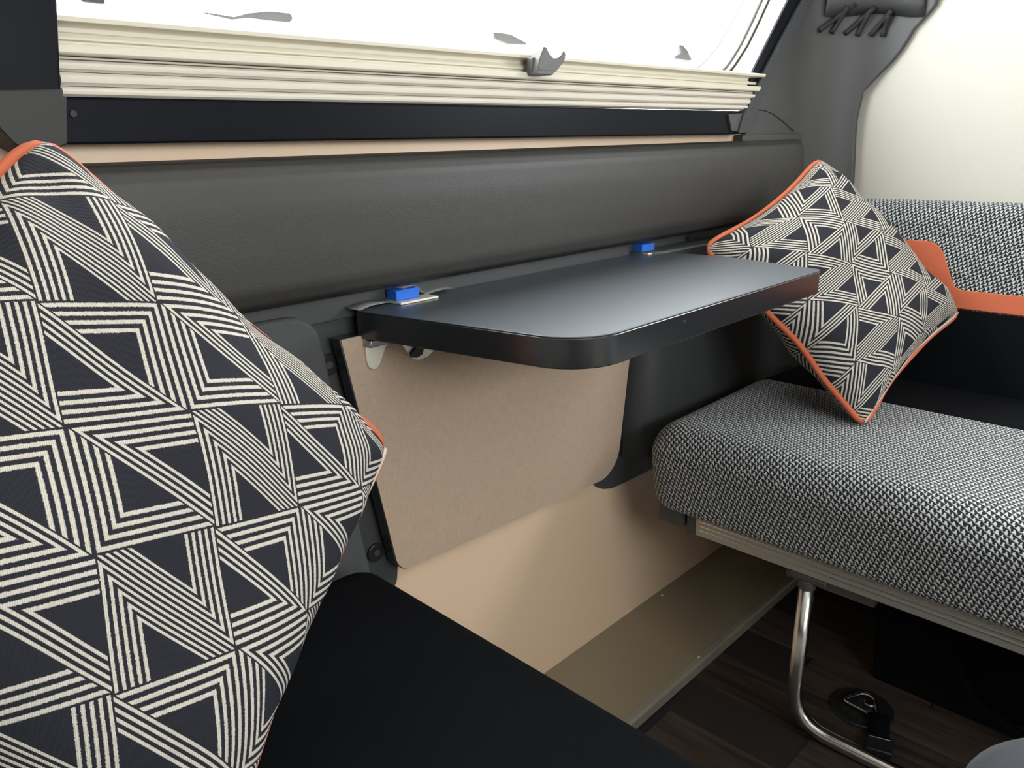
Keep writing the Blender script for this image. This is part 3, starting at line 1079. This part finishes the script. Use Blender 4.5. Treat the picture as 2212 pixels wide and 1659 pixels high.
# ---- laced pouch high on the pillar
pouch = thing('laced_pouch', 'dark soft pouch laced to the corner pillar with crossed black cords', 'pouch', (1.66, -0.10, 1.10))
def pouch_pt(px, py, lift=0.0):
    """point on the pillar's curve seen through a pixel"""
    d = ray(px, py)
    R, xe, ys = 0.145, XR - 0.008, -0.008
    best = None
    t = 0.9
    while t < 2.6:
        p = CAM + d * t
        if p.x <= xe - R:
            f = p.y - (ys - lift)
        elif p.y < ys - R:
            f = p.x - (xe - lift)
        else:
            f = math.hypot(p.x - (xe - R), p.y - (ys - R)) - (R - lift)
        if f > 0:
            return p
        t += 0.0008
    return CAM + d * 1.8
vs, fs = [], []
cols, rws = 16, 8
for j in range(rws + 1):
    for i in range(cols + 1):
        u, v = i / cols, j / rws
        px = 1792 + 205 * u + 30 * v * (1 - u)
        py = 34 - 4 * math.sin(u * PI) + 10 * (u - .5) * 0 - 230 * v
        if j == 0:
            py += 3 * math.sin(u * 9)
        bul = 0.022 * math.sin(PI * min(1, max(0, u * .96 + .02))) ** .5 * min(1, (v * 4 + .0)) ** .5
        vs.append(pouch_pt(px - 12 * (1 - v) * (1 - u), py, 0.004 + bul))
for j in range(rws):
    for i in range(cols):
        a = j * (cols + 1) + i
        fs.append((a, a + 1, a + cols + 2, a + cols + 1))
po = mesh_from('bag', vs, fs, M_MESH if False else M_PLASTIC, pouch)
fix_normals(po)
sd = po.modifiers.new('thick', 'SOLIDIFY')
sd.thickness = 0.004
for (a, b) in (((1770, 66), (1848, 8)), ((1797, 71), (1832, 14)), ((1826, 73), (1890, 16)), ((1852, 77), (1876, 30)), ((1880, 77), (1927, 22)), ((1906, 79), (1920, 32))):
    pts = []
    for k in range(7):
        t = k / 6
        pts.append(pouch_pt(a[0] + (b[0] - a[0]) * t, a[1] + (b[1] - a[1]) * t, 0.0075 + .014 * max(0, t - .35)))
    tube('lace', pts, 0.0050, M_CORD, pouch, 8)

tube('seam', [pouch_pt(a, b, 0.0035) for a, b in ((1636, 237), (1650, 238), (1668, 245), (1686, 258), (1702, 272), (1714, 283))], 0.0011, M_BLACKP, pillar, 6)

# ---- floor tie-down ring and strap
ring = thing('tie_down_ring', 'steel ring in a round black floor plate under the bench', 'floor anchor', (1.118, -0.413, 0))
disc('plate', (1.118, -0.412, 0.0022), 'z', 0.047, 0.0042, M_BLACKP, ring, 36, 0.0016)
disc('recess', (1.118, -0.412, 0.0046), 'z', 0.034, 0.001, M_BLACKP, ring, 30)
disc('bolt', (1.128, -0.420, 0.008), 'z', 0.009, 0.008, M_DARKSTEEL, ring, 18, 0.002)
tri = round_poly([(1.106, -0.385), (1.163, -0.412), (1.100, -0.444)], [.006, .018, .008], 8)
tube('ring', [(a, b, 0.011) for a, b in tri], 0.0032, M_TUBE, ring, 10, True)
strap = thing('strap', 'black webbing strap with a buckle hanging from the floor ring', 'strap', (1.07, -0.455, 0))
def ribbon(name, pts, w, m, parent):
    vs, fs = [], []
    pts = [Vector(p) for p in pts]
    for i, p in enumerate(pts):
        d = (pts[min(i + 1, len(pts) - 1)] - pts[max(0, i - 1)]).normalized()
        sdv = Vector((-d.y, d.x, 0)).normalized() * (w / 2)
        vs += [p + sdv, p - sdv]
    for i in range(len(pts) - 1):
        fs.append((2 * i, 2 * i + 1, 2 * i + 3, 2 * i + 2))
    o = mesh_from(name, vs, fs, m, parent)
    s = o.modifiers.new('thick', 'SOLIDIFY')
    s.thickness = 0.002
    s.offset = 1
    return o
ribbon('webbing', [(1.105, -0.440, 0.014), (1.09, -0.448, 0.010), (1.065, -0.457, 0.004), (1.03, -0.470, 0.003), (1.00 + .028, -0.471, 0.003)], 0.030, M_BLACK, strap)
bk = box('buckle', -0.017, 0.017, -0.018, 0.018, 0, 0.008, M_BLACKP, None, 0.002)
bk.location = (1.046, -0.464, 0.005)
bk.rotation_euler = (0, 0, 0.35)
bk.parent = strap
bk.matrix_parent_inverse = Matrix.Translation(-Vector(strap.location))
bk2 = box('buckle_bar', -0.015, 0.015, -0.003, 0.003, 0, 0.003, M_DARKSTEEL, None, 0.001)
bk2.location = (1.056, -0.461, 0.0132)
bk2.rotation_euler = (0, 0, 0.35 + PI / 2)
bk2.parent = strap
bk2.matrix_parent_inverse = Matrix.Translation(-Vector(strap.location))

# ---- black cloth valance and locker under the bench
vp = round_poly([(-0.395, 0.0), (-0.385, 0.262), (-0.47, 0.262), (-0.50, 0.12), (-0.545, 0.035), (-0.64, 0.0)], [.01, 0, 0, .05, .05, 0], 8)
val = thing('cloth_valance', 'black cloth side panel with a curved edge under the bench', 'valance', (1.2, -0.5, 0))
prism('panel', vp, 'x', 1.205, 1.225, M_BLACK, val, 0.004)
lk = thing('locker', 'black locker standing on the floor deep under the bench', 'locker', (1.45, -0.8, 0))
box('body', 1.24, 1.66, YN, -0.42, 0.0, 0.27, M_BLACK, lk, 0.006)

# ---- round suede stool in the aisle
stool = thing('stool', 'round slate-blue suede stool in the aisle between the benches', 'stool', (0.690, -0.770, 0))
def lathe(name, prof, c, m, parent, seg=48):
    vs, fs = [], []
    for r, z in prof:
        for k in range(seg):
            t = 2 * PI * k / seg
            vs.append((c[0] + r * math.cos(t), c[1] + r * math.sin(t), z))
    for j in range(len(prof) - 1):
        for k in range(seg):
            a, b = j * seg + k, j * seg + (k + 1) % seg
            fs.append((a, b, b + seg, a + seg))
    fs.append(tuple(range(seg - 1, -1, -1)))
    fs.append(tuple((len(prof) - 1) * seg + k for k in range(seg)))
    o = mesh_from(name, vs, fs, m, parent)
    fix_normals(o)
    return o
sc0 = (0.690, -0.770)
lathe('cushion', [(0.10, 0.275), (0.128, 0.280), (0.138, 0.292), (0.140, 0.305), (0.136, 0.320), (0.121, 0.332), (0.09, 0.338), (0.04, 0.341), (0.004, 0.341)], sc0, M_SUEDE, stool)
lathe('column', [(0.030, 0.012), (0.024, 0.03), (0.022, 0.274), (0.06, 0.2745)], sc0, M_TUBE, stool, 24)
lathe('foot', [(0.115, 0.0005), (0.115, 0.008), (0.10, 0.012), (0.03, 0.016)], sc0, M_BLACKP, stool, 36)
